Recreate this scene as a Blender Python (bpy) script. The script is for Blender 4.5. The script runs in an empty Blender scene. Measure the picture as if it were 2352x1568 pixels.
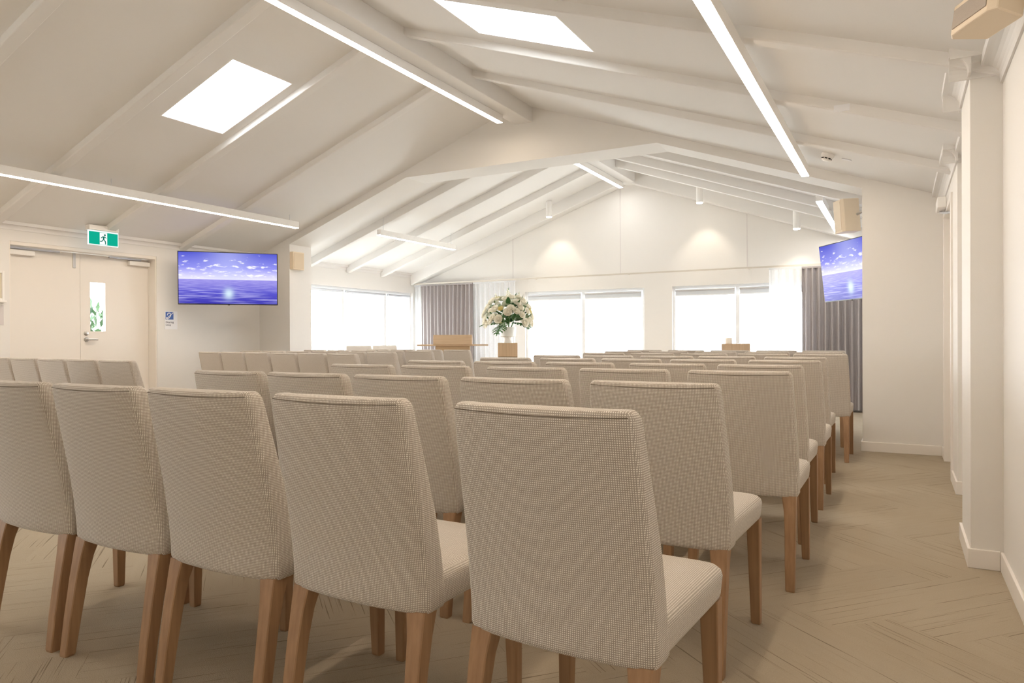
import bpy, bmesh, math, random
from mathutils import Vector, Matrix
random.seed(7)
C = bpy.context.scene
COL = C.collection

# ------------------------------------------------------------------ camera
F_PX, YAW, PITCH, ROLL = 1638.06, 4.98607323e-01, -3.62471516e-03, -4.15859426e-03
cy, sy, cp, sp = math.cos(YAW), math.sin(YAW), math.cos(PITCH), math.sin(PITCH)
cr, sr = math.cos(ROLL), math.sin(ROLL)
fwd = Vector((-sy*cp, cy*cp, sp)); rt = Vector((cy, sy, 0)); up = rt.cross(fwd)
right = rt*cr + up*sr; upv = up*cr - rt*sr
cam_data = bpy.data.cameras.new('camera')
cam_data.sensor_width = 36.0
cam_data.lens = F_PX*36.0/2352.0
cam_data.clip_start = 0.05
cam = bpy.data.objects.new('camera', cam_data)
COL.objects.link(cam)
m3 = Matrix((right, upv, -fwd)).transposed()
cam.matrix_world = Matrix.Translation((0, 0, 1.05)) @ m3.to_4x4()
C.camera = cam

# ------------------------------------------------------------------ world, exposure
world = bpy.data.worlds.new('overcast_sky'); C.world = world
world.use_nodes = True
bg = world.node_tree.nodes['Background']
bg.inputs['Color'].default_value = (0.93, 0.97, 1.0, 1)
bg.inputs['Strength'].default_value = 9.0
C.view_settings.view_transform = 'Standard'
C.view_settings.look = 'None'
C.view_settings.gamma = 1.0
C.view_settings.use_curve_mapping = False
C.view_settings.exposure = 0.68
C.cycles.max_bounces = 14
C.cycles.diffuse_bounces = 8
C.cycles.transparent_max_bounces = 16
LED_STRENGTH = 21.0
LED_COLOR = (1.0, 0.82, 0.63)

# ------------------------------------------------------------------ room numbers
XL, XR, XC = -8.18, 0.405, -3.89      # side walls, ridge
ZR, S = 3.78, 0.35                    # ridge height, roof slope
YB, YM0, YM1, YF = -3.0, 7.35, 7.77, 11.2
def zc(x): return ZR - S*abs(x - XC)

# ------------------------------------------------------------------ materials
def nt(m): return m.node_tree.nodes, m.node_tree.links
def mat(name, col, rough=0.6, spec=0.3, metal=0.0, bump=0.0, scale=60.0, var=0.0):
    m = bpy.data.materials.new(name); m.use_nodes = True
    n, l = nt(m); b = n['Principled BSDF']
    b.inputs['Base Color'].default_value = (*col, 1)
    b.inputs['Roughness'].default_value = rough
    b.inputs['Specular IOR Level'].default_value = spec
    b.inputs['Metallic'].default_value = metal
    tc = n.new('ShaderNodeTexCoord'); nz = n.new('ShaderNodeTexNoise')
    nz.inputs['Scale'].default_value = scale; nz.inputs['Detail'].default_value = 3
    l.new(tc.outputs['Object'], nz.inputs['Vector'])
    if var:
        mx = n.new('ShaderNodeMix'); mx.data_type = 'RGBA'
        mx.inputs['A'].default_value = (*[c*(1-var) for c in col], 1)
        mx.inputs['B'].default_value = (*[min(1, c*(1+var)) for c in col], 1)
        l.new(nz.outputs['Fac'], mx.inputs['Factor']); l.new(mx.outputs['Result'], b.inputs['Base Color'])
    if bump:
        bp = n.new('ShaderNodeBump'); bp.inputs['Strength'].default_value = bump; bp.inputs['Distance'].default_value = 0.002
        l.new(nz.outputs['Fac'], bp.inputs['Height']); l.new(bp.outputs['Normal'], b.inputs['Normal'])
    return m
def emit(name, col, strength):
    m = bpy.data.materials.new(name); m.use_nodes = True
    n, l = nt(m); n.remove(n['Principled BSDF'])
    e = n.new('ShaderNodeEmission'); e.inputs['Color'].default_value = (*col, 1); e.inputs['Strength'].default_value = strength
    l.new(e.outputs[0], n['Material Output'].inputs[0]); return m
def mathn(n, l, op, a, b=None, c=None):
    x = n.new('ShaderNodeMath'); x.operation = op
    for i, v in enumerate((a, b, c)):
        if v is None: continue
        if isinstance(v, (int, float)): x.inputs[i].default_value = v
        else: l.new(v, x.inputs[i])
    return x.outputs[0]
def ramp(n, l, fac, stops, interp='LINEAR'):
    r = n.new('ShaderNodeValToRGB'); r.color_ramp.interpolation = interp
    e = r.color_ramp.elements
    while len(e) < len(stops): e.new(0.5)
    for k, (p, c) in enumerate(stops):
        e[k].position = p; e[k].color = (*c, 1) if len(c) == 3 else c
    l.new(fac, r.inputs['Fac']); return r.outputs['Color']
def mixc(n, l, fac, a, b, blend='MIX'):
    x = n.new('ShaderNodeMix'); x.data_type = 'RGBA'; x.blend_type = blend
    for nm, v in (('Factor', fac), ('A', a), ('B', b)):
        if isinstance(v, tuple): x.inputs[nm].default_value = (*v, 1)
        elif isinstance(v, (int, float)): x.inputs[nm].default_value = v
        else: l.new(v, x.inputs[nm])
    return x.outputs['Result']

PAINT = mat('wall_paint', (0.80, 0.785, 0.76), 0.65, 0.25, bump=0.12, scale=180)
CEIL = mat('ceiling_paint', (0.80, 0.79, 0.775), 0.7, 0.2, bump=0.06, scale=120)
TRIM = mat('trim_gloss_paint', (0.85, 0.82, 0.785), 0.4, 0.4)
DOORP = mat('door_paint', (0.84, 0.80, 0.745), 0.42, 0.35)
WHITE = mat('white_metal', (0.86, 0.85, 0.83), 0.4, 0.4)
WFRAME = mat('window_frame_white', (0.82, 0.84, 0.86), 0.4, 0.4)
CREAMP = mat('cream_plastic', (0.82, 0.70, 0.54), 0.45, 0.4)
GRILLE = mat('speaker_grille', (0.46, 0.40, 0.34), 0.6, 0.3, bump=0.6, scale=700, var=0.3)
BLACK = mat('black_plastic', (0.02, 0.022, 0.028), 0.3, 0.5)
DARK = mat('dark_grey_fabric', (0.05, 0.045, 0.04), 0.9, 0.1)
STEEL = mat('brushed_steel', (0.55, 0.54, 0.52), 0.3, 0.5, metal=1.0)
ALU = mat('satin_aluminium', (0.62, 0.63, 0.66), 0.4, 0.5, metal=1.0)
BLIND = mat('roller_blind_fabric', (0.66, 0.69, 0.73), 0.9, 0.1)
CERAMIC = mat('white_ceramic', (0.88, 0.88, 0.86), 0.3, 0.5)
WAX = mat('ivory_wax', (0.85, 0.80, 0.70), 0.5, 0.3)
LEAF = mat('leaf_green', (0.055, 0.16, 0.045), 0.5, 0.4, var=0.45, scale=25)
LEAFP = mat('leaf_pale_green', (0.14, 0.27, 0.09), 0.5, 0.4, var=0.4, scale=25)
STEM = mat('stem_brown', (0.16, 0.10, 0.06), 0.8, 0.2)
PETAL = mat('ivory_petal', (0.93, 0.90, 0.80), 0.7, 0.2, var=0.06, scale=60)
PETALY = mat('lemon_petal', (0.86, 0.78, 0.42), 0.7, 0.2, var=0.08, scale=60)
PAPER = mat('white_paper', (0.86, 0.87, 0.90), 0.6, 0.3)
GREYP = mat('pale_grey_panel', (0.66, 0.62, 0.62), 0.5, 0.3)
SIGNB = mat('sign_blue', (0.07, 0.15, 0.48), 0.5, 0.3)
INK = mat('dark_ink', (0.08, 0.09, 0.13), 0.6, 0.2)
GROUND = mat('pale_paving', (0.55, 0.55, 0.52), 0.9, 0.1, var=0.15, scale=3)
LED = emit('led_diffuser', LED_COLOR, LED_STRENGTH)
LEDC = emit('led_diffuser_cool', (1.0, 0.97, 0.94), LED_STRENGTH)
SPOT = emit('downlight_lens', (1.0, 0.90, 0.74), 22.0)
GREEN = emit('exit_green', (0.005, 0.36, 0.24), 0.75)
EXITW = emit('exit_white', (0.93, 1.0, 0.97), 0.68)
EXITG = emit('exit_figure_green', (0.02, 0.22, 0.16), 0.5)

def glass_mat(name, tint=(1, 1, 1), refl=0.06):
    m = bpy.data.materials.new(name); m.use_nodes = True
    n, l = nt(m); n.remove(n['Principled BSDF'])
    t = n.new('ShaderNodeBsdfTransparent'); t.inputs['Color'].default_value = (*tint, 1)
    g = n.new('ShaderNodeBsdfGlossy'); g.inputs['Roughness'].default_value = 0.02
    mx = n.new('ShaderNodeMixShader'); mx.inputs[0].default_value = refl
    l.new(t.outputs[0], mx.inputs[1]); l.new(g.outputs[0], mx.inputs[2]); l.new(mx.outputs[0], n['Material Output'].inputs[0])
    return m
GLASS = glass_mat('clear_glass')
def cloth_mat(name, col, transl, transp, scale=900):
    m = bpy.data.materials.new(name); m.use_nodes = True
    n, l = nt(m); n.remove(n['Principled BSDF'])
    tc = n.new('ShaderNodeTexCoord'); nz = n.new('ShaderNodeTexNoise'); nz.inputs['Scale'].default_value = 40
    l.new(tc.outputs['Object'], nz.inputs['Vector'])
    cc = mixc(n, l, nz.outputs['Fac'], tuple(c*0.93 for c in col), tuple(min(1, c*1.05) for c in col))
    d = n.new('ShaderNodeBsdfDiffuse'); t = n.new('ShaderNodeBsdfTranslucent'); tr = n.new('ShaderNodeBsdfTransparent')
    l.new(cc, d.inputs['Color']); l.new(cc, t.inputs['Color'])
    a = n.new('ShaderNodeMixShader'); a.inputs[0].default_value = transl
    b = n.new('ShaderNodeMixShader'); b.inputs[0].default_value = transp
    l.new(d.outputs[0], a.inputs[1]); l.new(t.outputs[0], a.inputs[2])
    l.new(a.outputs[0], b.inputs[1]); l.new(tr.outputs[0], b.inputs[2]); l.new(b.outputs[0], n['Material Output'].inputs[0])
    return m
CURTAIN = cloth_mat('grey_curtain_fabric', (0.40, 0.37, 0.37), 0.06, 0.0)
SHEER = cloth_mat('white_sheer_fabric', (0.88, 0.90, 0.93), 0.5, 0.35)
OPAL = cloth_mat('opal_skylight_sheet', (0.95, 0.96, 0.97), 0.9, 0.55)

def carpet_mat():
    m = bpy.data.materials.new('herringbone_carpet'); m.use_nodes = True
    n, l = nt(m); b = n['Principled BSDF']; b.inputs['Roughness'].default_value = 0.95; b.inputs['Specular IOR Level'].default_value = 0.05
    tc = n.new('ShaderNodeTexCoord'); mp = n.new('ShaderNodeMapping')
    W = 0.25; N = 4
    mp.inputs['Rotation'].default_value = (0, 0, math.radians(45 - 4)); mp.inputs['Scale'].default_value = (1/W, 1/W, 1)
    l.new(tc.outputs['Object'], mp.inputs['Vector'])
    sx = n.new('ShaderNodeSeparateXYZ'); l.new(mp.outputs[0], sx.inputs[0]); u, v = sx.outputs[0], sx.outputs[1]
    M = lambda op, a, b2=None, c=None: mathn(n, l, op, a, b2, c)
    i, j = M('FLOOR', u), M('FLOOR', v)
    d = M('SUBTRACT', i, j)
    mm = M('FLOORED_MODULO', d, 2.0*N)
    hor = M('LESS_THAN', mm, N - 0.5)
    ih, jv = M('SUBTRACT', i, mm), M('ADD', j, M('SUBTRACT', mm, float(N)))
    idh = M('ADD', M('MULTIPLY', ih, 7.31), M('MULTIPLY', j, 3.17))
    idv = M('ADD', M('MULTIPLY', i, 5.77), M('MULTIPLY', jv, 9.13))
    def sel(a, b2): return M('ADD', M('MULTIPLY', a, hor), M('MULTIPLY', b2, M('SUBTRACT', 1.0, hor)))
    along = sel(u, v); across = sel(v, u); pid = sel(idh, idv)
    def streak(sa, sc, det, off):
        cx = n.new('ShaderNodeCombineXYZ')
        l.new(M('MULTIPLY', along, sa), cx.inputs[0]); l.new(M('MULTIPLY', across, sc), cx.inputs[1]); l.new(M('ADD', M('MULTIPLY', pid, 1.37), off), cx.inputs[2])
        z = n.new('ShaderNodeTexNoise'); z.inputs['Scale'].default_value = 1.0; z.inputs['Detail'].default_value = det; z.inputs['Roughness'].default_value = 0.55
        l.new(cx.outputs[0], z.inputs['Vector']); return z.outputs['Fac']
    s1 = streak(0.45, 36.0, 2.5, 0.0); s2 = streak(0.35, 9.0, 1.0, 40.0)
    wn = n.new('ShaderNodeTexWhiteNoise'); wn.noise_dimensions = '1D'; l.new(pid, wn.inputs['W'])
    fine = n.new('ShaderNodeTexNoise'); fine.inputs['Scale'].default_value = 260; fine.inputs['Detail'].default_value = 2
    l.new(tc.outputs['Object'], fine.inputs['Vector'])
    base = (0.415, 0.355, 0.27)
    col = mixc(n, l, M('MULTIPLY', wn.outputs['Value'], 0.16), base, (0.30, 0.25, 0.185))
    col = mixc(n, l, M('MULTIPLY', s2, 0.22), col, (0.52, 0.455, 0.36))
    line = ramp(n, l, s1, [(0.0, (1, 1, 1)), (0.335, (1, 1, 1)), (0.385, (0, 0, 0)), (1.0, (0, 0, 0))])
    gate = ramp(n, l, s2, [(0.38, (0, 0, 0)), (0.52, (1, 1, 1))])
    col = mixc(n, l, M('MULTIPLY', M('MULTIPLY', line, gate), 0.66), col, (0.11, 0.085, 0.06))
    col = mixc(n, l, M('MULTIPLY', M('SUBTRACT', fine.outputs['Fac'], 0.3), 0.55), col, (0.24, 0.19, 0.14))
    l.new(col, b.inputs['Base Color'])
    bp = n.new('ShaderNodeBump'); bp.inputs['Strength'].default_value = 0.5; bp.inputs['Distance'].default_value = 0.004
    l.new(M('ADD', fine.outputs['Fac'], M('MULTIPLY', line, -0.8)), bp.inputs['Height']); l.new(bp.outputs['Normal'], b.inputs['Normal'])
    return m
CARPET = carpet_mat()

def weave_mat():
    m = bpy.data.materials.new('oatmeal_basket_weave'); m.use_nodes = True
    n, l = nt(m); b = n['Principled BSDF']; b.inputs['Roughness'].default_value = 0.92; b.inputs['Specular IOR Level'].default_value = 0.08
    b.inputs['Sheen Weight'].default_value = 0.15
    uv = n.new('ShaderNodeUVMap'); uv.uv_map = 'UVMap'
    sx = n.new('ShaderNodeSeparateXYZ'); l.new(uv.outputs[0], sx.inputs[0])
    M = lambda op, a, b2=None, c=None: mathn(n, l, op, a, b2, c)
    P = 2*math.pi/0.0046
    sxn = M('SINE', M('MULTIPLY', sx.outputs[0], P)); syn = M('SINE', M('MULTIPLY', sx.outputs[1], P))
    f = M('MULTIPLY', M('ADD', sxn, 1.0), M('MULTIPLY', M('ADD', syn, 1.0), 0.25))
    nz = n.new('ShaderNodeTexNoise'); nz.inputs['Scale'].default_value = 120; nz.inputs['Detail'].default_value = 2
    l.new(uv.outputs[0], nz.inputs['Vector'])
    f2 = M('ADD', f, M('MULTIPLY', M('SUBTRACT', nz.outputs['Fac'], 0.5), 0.35))
    col = ramp(n, l, f2, [(0.0, (0.39, 0.345, 0.295)), (0.28, (0.51, 0.46, 0.405)), (0.70, (0.90, 0.85, 0.785)), (1.0, (0.94, 0.90, 0.84))])
    l.new(col, b.inputs['Base Color'])
    bp = n.new('ShaderNodeBump'); bp.inputs['Strength'].default_value = 0.35; bp.inputs['Distance'].default_value = 0.0012
    l.new(f, bp.inputs['Height']); l.new(bp.outputs['Normal'], b.inputs['Normal'])
    return m
WEAVE = weave_mat()
SEAM = mat('seam_thread', (0.16, 0.13, 0.10), 0.9, 0.1)

def wood_mat(name, a, c, axis='Z', sc=1.0, rough=0.45):
    m = bpy.data.materials.new(name); m.use_nodes = True
    n, l = nt(m); b = n['Principled BSDF']; b.inputs['Roughness'].default_value = rough; b.inputs['Specular IOR Level'].default_value = 0.35
    tc = n.new('ShaderNodeTexCoord'); mp = n.new('ShaderNodeMapping')
    s = [70*sc, 70*sc, 70*sc]; s['XYZ'.index(axis)] = 2.5*sc
    mp.inputs['Scale'].default_value = s
    l.new(tc.outputs['Object'], mp.inputs['Vector'])
    nz = n.new('ShaderNodeTexNoise'); nz.inputs['Scale'].default_value = 1; nz.inputs['Detail'].default_value = 4
    l.new(mp.outputs[0], nz.inputs['Vector'])
    l.new(ramp(n, l, nz.outputs['Fac'], [(0.25, a), (0.75, c)]), b.inputs['Base Color'])
    return m
OAK = wood_mat('stained_beech', (0.28, 0.16, 0.085), (0.40, 0.245, 0.135))
PALEOAK = wood_mat('pale_oak_veneer', (0.50, 0.36, 0.23), (0.62, 0.46, 0.31), 'X', 0.6)
PALEOAKV = wood_mat('pale_oak_veneer_upright', (0.50, 0.36, 0.23), (0.62, 0.46, 0.31), 'Z', 0.6)

def screen_mat():
    m = bpy.data.materials.new('ocean_screen'); m.use_nodes = True
    n, l = nt(m); b = n['Principled BSDF']
    uv = n.new('ShaderNodeUVMap'); uv.uv_map = 'UVMap'
    sx = n.new('ShaderNodeSeparateXYZ'); l.new(uv.outputs[0], sx.inputs[0]); u, v = sx.outputs[0], sx.outputs[1]
    M = lambda op, a, b2=None, c=None: mathn(n, l, op, a, b2, c)
    H = 0.475
    skyv = M('DIVIDE', M('SUBTRACT', v, H), 1-H)
    sky = ramp(n, l, skyv, [(0.0, (0.86, 0.84, 1.0)), (0.18, (0.62, 0.60, 0.97)), (0.45, (0.27, 0.28, 0.86)), (1.0, (0.075, 0.09, 0.62))])
    # haze of the sun above the middle
    du = M('SUBTRACT', u, 0.5)
    glow = M('POWER', 2.718, M('MULTIPLY', M('MULTIPLY', du, du), -22.0))
    sky = mixc(n, l, M('MULTIPLY', glow, 0.42), sky, (0.62, 0.66, 1.0))
    cx = n.new('ShaderNodeCombineXYZ')
    l.new(M('MULTIPLY', u, 9.0), cx.inputs[0]); l.new(M('MULTIPLY', v, 17.0), cx.inputs[1])
    nz = n.new('ShaderNodeTexNoise'); nz.inputs['Scale'].default_value = 1.0; nz.inputs['Detail'].default_value = 6; nz.inputs['Roughness'].default_value = 0.55
    l.new(cx.outputs[0], nz.inputs['Vector'])
    band = ramp(n, l, skyv, [(0.0, (0.04, 0.04, 0.04)), (0.12, (0.10,)*3), (0.45, (0.09,)*3), (0.75, (0.02,)*3), (0.95, (0,)*3)])
    cl = ramp(n, l, M('ADD', nz.outputs['Fac'], band), [(0.63, (0, 0, 0)), (0.72, (1, 1, 1))])
    sky = mixc(n, l, cl, sky, (0.95, 0.94, 1.0))
    depth = M('DIVIDE', 1.0, M('ADD', M('SUBTRACT', H, v), 0.06))
    c2 = n.new('ShaderNodeCombineXYZ')
    l.new(M('MULTIPLY', M('MULTIPLY', du, depth), 1.1), c2.inputs[0]); l.new(M('MULTIPLY', depth, 5.2), c2.inputs[1])
    n2 = n.new('ShaderNodeTexNoise'); n2.inputs['Scale'].default_value = 1.0; n2.inputs['Detail'].default_value = 4
    l.new(c2.outputs[0], n2.inputs['Vector'])
    seab = ramp(n, l, M('DIVIDE', v, H), [(0.0, (0.035, 0.03, 0.42)), (0.5, (0.10, 0.09, 0.60)), (1.0, (0.30, 0.26, 0.78))])
    wv = ramp(n, l, n2.outputs['Fac'], [(0.46, (0, 0, 0)), (0.68, (1, 1, 1))])
    sea = mixc(n, l, M('MULTIPLY', wv, 0.62), seab, (0.62, 0.60, 1.0))
    dv = M('SUBTRACT', v, 0.20)
    gl = M('POWER', 2.718, M('ADD', M('MULTIPLY', M('MULTIPLY', du, du), -420.0), M('MULTIPLY', M('MULTIPLY', dv, dv), -95.0)))
    sea = mixc(n, l, M('MULTIPLY', gl, 0.85), sea, (0.75, 0.95, 1.0))
    col = mixc(n, l, M('GREATER_THAN', v, H), sea, sky)
    b.inputs['Base Color'].default_value = (0.01, 0.01, 0.015, 1)
    b.inputs['Roughness'].default_value = 0.14; b.inputs['Specular IOR Level'].default_value = 0.08
    l.new(col, b.inputs['Emission Color']); b.inputs['Emission Strength'].default_value = 0.66
    return m
SCREEN = screen_mat()

# ------------------------------------------------------------------ mesh helpers
class MB:
    def __init__(self): self.v, self.f, self.m = [], [], []
    def add(self, vs, fs, mi=0, M=None):
        o = len(self.v)
        for p in vs:
            p = Vector(p)
            self.v.append(M @ p if M is not None else p)
        for f in fs: self.f.append([o+i for i in f]); self.m.append(mi)
        return self
    def box(self, x0, x1, y0, y1, z0, z1, mi=0, M=None):
        vs = [(x0,y0,z0),(x1,y0,z0),(x1,y1,z0),(x0,y1,z0),(x0,y0,z1),(x1,y0,z1),(x1,y1,z1),(x0,y1,z1)]
        return self.add(vs, [(0,3,2,1),(4,5,6,7),(0,1,5,4),(1,2,6,5),(2,3,7,6),(3,0,4,7)], mi, M)
    def prism(self, poly, ext, mi=0):
        n = len(poly); e = Vector(ext)
        vs = [Vector(p) for p in poly] + [Vector(p)+e for p in poly]
        fs = [list(range(n))[::-1], list(range(n, 2*n))] + [(i, (i+1) % n, n+(i+1) % n, n+i) for i in range(n)]
        return self.add(vs, fs, mi)
    def loops(self, ls, mi=0, cap=True, closed=True, M=None):
        n = len(ls[0]); vs = [p for L in ls for p in L]; fs = []
        for k in range(len(ls)-1):
            for i in range(n if closed else n-1):
                a, b = k*n+i, k*n+(i+1) % n
                fs.append((a, b, b+n, a+n))
        if cap: fs += [list(range(n))[::-1], [(len(ls)-1)*n+i for i in range(n)]]
        return self.add(vs, fs, mi, M)
    def lathe(self, prof, n=24, mi=0, M=None, cap=True):
        ls = [[(r*math.cos(2*math.pi*i/n), r*math.sin(2*math.pi*i/n), z) for i in range(n)] for r, z in prof]
        return self.loops(ls, mi, cap, True, M)
    def tube(self, path, r, n=8, mi=0):
        ls = []
        for k, p in enumerate(path):
            p = Vector(p); a = Vector(path[max(0, k-1)]); b = Vector(path[min(len(path)-1, k+1)])
            t = (b-a).normalized(); q = Vector((0,0,1)) if abs(t.z) < 0.9 else Vector((1,0,0))
            x = t.cross(q).normalized(); y = t.cross(x)
            ls.append([p + x*r*math.cos(2*math.pi*i/n) + y*r*math.sin(2*math.pi*i/n) for i in range(n)])
        return self.loops(ls, mi)
    def build(self, name, mats, parent=None, smooth=False, bevel=0.0, uv=False, seg=2):
        me = bpy.data.meshes.new(name)
        me.from_pydata([tuple(p) for p in self.v], [], self.f)
        mats = mats if isinstance(mats, (list, tuple)) else [mats]
        for x in mats: me.materials.append(x)
        me.polygons.foreach_set('material_index', self.m)
        bm = bmesh.new(); bm.from_mesh(me)
        bmesh.ops.recalc_face_normals(bm, faces=bm.faces)
        if bevel:
            es = [e for e in bm.edges if len(e.link_faces) == 2 and e.calc_face_angle(0) > 0.6]
            bmesh.ops.bevel(bm, geom=es, offset=bevel, segments=seg, profile=0.5, affect='EDGES', clamp_overlap=True)
        if uv:
            ul = bm.loops.layers.uv.new('UVMap'); bm.normal_update()
            for f in bm.faces:
                nn = f.normal; ax = max(range(3), key=lambda k: abs(nn[k]))
                for lp in f.loops:
                    c = lp.vert.co
                    lp[ul].uv = (c.y, c.z) if ax == 0 else ((c.x, c.z) if ax == 1 else (c.x, c.y))
        bm.to_mesh(me); bm.free()
        if smooth:
            for p in me.polygons: p.use_smooth = True
            try: me.set_sharp_from_angle(angle=math.radians(50))
            except Exception: pass
        o = bpy.data.objects.new(name, me); COL.objects.link(o)
        if parent is not None: o.parent = parent
        return o
def structure(o): o['kind'] = 'structure'; return o
def tag(o, label, cat, group=None):
    o['label'] = label; o['category'] = cat
    if group: o['group'] = group
    return o
def thing(name, label, cat, loc=(0,0,0), rz=0.0, group=None):
    o = bpy.data.objects.new(name, None); o.empty_display_size = 0.1; COL.objects.link(o)
    o.location = loc; o.rotation_euler = (0, 0, rz)
    return tag(o, label, cat, group)
def dup(root, loc, rz, label, group=None):
    r = root.copy(); COL.objects.link(r); r.location = loc; r.rotation_euler = (0, 0, rz); r['label'] = label
    if group: r['group'] = group
    for ch in list(root.children):
        c = ch.copy(); COL.objects.link(c); c.parent = r
        for g in list(ch.children):
            d = g.copy(); COL.objects.link(d); d.parent = c
    return r

# ------------------------------------------------------------------ floor, ground
structure(MB().box(XL-0.2, 0.75, YB-0.2, YF+0.2, -0.12, 0).build('floor', CARPET))
structure(MB().box(-22, 12, -12, 30, -0.32, -0.22).build('outside_ground', GROUND))

# ------------------------------------------------------------------ ceiling with two skylight openings
SKYL = dict(x=(-5.885, -4.925), y=(4.155, 4.84))
SKYR = dict(x=(-2.87, -1.90), y=(4.09, 4.755))
def slab(mb, x0, x1, y0, y1, t=0.14):
    mb.prism([(x0, y0, zc(x0)), (x1, y0, zc(x1)), (x1, y0, zc(x1)+t), (x0, y0, zc(x0)+t)], (0, y1-y0, 0))
cb = MB()
for (xa, xb, sk) in ((XL-0.2, XC, SKYL), (XC, 0.75, SKYR)):
    xs = [xa, sk['x'][0], sk['x'][1], xb]; ys = [YB-0.2, sk['y'][0], sk['y'][1], YF+0.2]
    for i in range(3):
        for j in range(3):
            if i == 1 and j == 1: continue
            slab(cb, xs[i], xs[i+1], ys[j], ys[j+1])
structure(cb.build('ceiling', CEIL))
for sk, lab in ((SKYL, 'white skylight pane in the ceiling slope above the exit doors'), (SKYR, 'white skylight pane in the ceiling slope above the right-hand chairs')):
    x0, x1 = sk['x']; y0, y1 = sk['y']; xm, ym = (x0+x1)/2, (y0+y1)/2
    t = thing('skylight', lab, 'skylight', (xm, ym, zc(xm)), 0, 'ceiling skylights')
    p = MB(); e = 0.012
    a, b = x0+e, x1-e
    p.prism([(a-xm, y0+e-ym, zc(a)-zc(xm)+0.03), (b-xm, y0+e-ym, zc(b)-zc(xm)+0.03), (b-xm, y0+e-ym, zc(b)-zc(xm)+0.036), (a-xm, y0+e-ym, zc(a)-zc(xm)+0.036)], (0, y1-y0-2*e, 0))
    p.build('pane', OPAL, t)
    fr = MB()
    for (xa, xb, ya, yb) in ((x0, x0+e, y0, y1), (x1-e, x1, y0, y1), (x0+e, x1-e, y0, y0+e), (x0+e, x1-e, y1-e, y1)):
        fr.prism([(xa-xm, ya-ym, zc(xa)-zc(xm)), (xb-xm, ya-ym, zc(xb)-zc(xm)), (xb-xm, ya-ym, zc(xb)-zc(xm)+0.05), (xa-xm, ya-ym, zc(xa)-zc(xm)+0.05)], (0, yb-ya, 0))
    fr.build('frame', WHITE, t)

# ceiling beams (structure)
def beam(x0, x1, y0, y1, d, name='ceiling_beam'):
    mb = MB(); mb.prism([(x0, y0, zc(x0)-d), (x1, y0, zc(x1)-d), (x1, y0, zc(x1)+0.02), (x0, y0, zc(x0)+0.02)], (0, y1-y0, 0))
    return structure(mb.build(name, CEIL, bevel=0.008))
for y0 in (0.45, 1.58, 2.70, 3.82, 4.93, 6.04):
    beam(XL+0.005, XC-0.06, y0, y0+0.10, 0.065); beam(XC+0.06, XR-0.005, y0, y0+0.10, 0.065)
for y0 in (8.25, 9.2, 10.1):
    beam(XL+0.005, XC-0.06, y0, y0+0.09, 0.11); beam(XC+0.06, XR-0.005, y0, y0+0.09, 0.11)
beam(XL+0.005, XC-0.06, 10.98, YF-0.002, 0.2); beam(XC+0.06, XR-0.005, 10.98, YF-0.002, 0.2)
structure(MB().box(XC-0.06, XC+0.16, YB, YM0+0.01, 3.55, 3.80).build('ridge_beam', CEIL, bevel=0.006))
structure(MB().box(XC-0.06, XC+0.16, YM1-0.01, YF, 3.55, 3.80).build('ridge_beam', CEIL, bevel=0.006))

# ------------------------------------------------------------------ walls
# left wall with door opening (y 4.04-5.72) and long window (y 7.95-11.08)
T = 0.20
DY0, DY1, DZ = 4.04, 5.722, 2.10
WY0, WY1, WZ0, WZ1 = 7.95, 11.06, 0.50, 1.93
zt = zc(XL)+0.02
wl = MB()
BY0, BY1 = -1.5, 0.7      # another window further back in the same wall
for (a, b, c, d) in ((YB-0.2, BY0, 0, zt), (BY0, BY1, 0, WZ0), (BY0, BY1, WZ1, zt), (BY1, DY0, 0, zt), (DY0, DY1, DZ, zt), (DY1, WY0, 0, zt), (WY0, WY1, 0, WZ0), (WY0, WY1, WZ1, zt), (WY1, YF+0.2, 0, zt)):
    wl.box(XL-T, XL, a, b, c, d)
structure(wl.build('wall_left', PAINT))
# right wall: plain part, and slightly thicker part with a doorway further along
RY0, RY1, RZ = 6.10, 7.05, 2.08
XR2 = 0.335
wr = MB()
zt2 = zc(XR)+0.03
wr.box(XR, XR+0.3, YB-0.2, 5.60, 0, zt2)
wr.box(XR2, XR+0.3, 5.60, RY0, 0, zt2); wr.box(XR2, XR+0.3, RY0, RY1, RZ, zt2); wr.box(XR2, XR+0.3, RY1, YM0, 0, zt2)
wr.box(XR, XR+0.3, YM0, YF+0.2, 0, zt2)
wr.box(0.28, XR+0.05, 3.855, 4.35, 0, 2.42)     # pilaster
structure(wr.build('wall_right', PAINT, bevel=0.003))
# back wall behind the camera
structure(MB().prism([(XL-0.2, YB-0.2, 0), (0.7, YB-0.2, 0), (0.7, YB-0.2, zc(0.7)+0.02), (XC, YB-0.2, ZR+0.02), (XL-0.2, YB-0.2, zc(XL-0.2)+0.02)], (0, 0.2, 0)).build('wall_back', PAINT))
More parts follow.
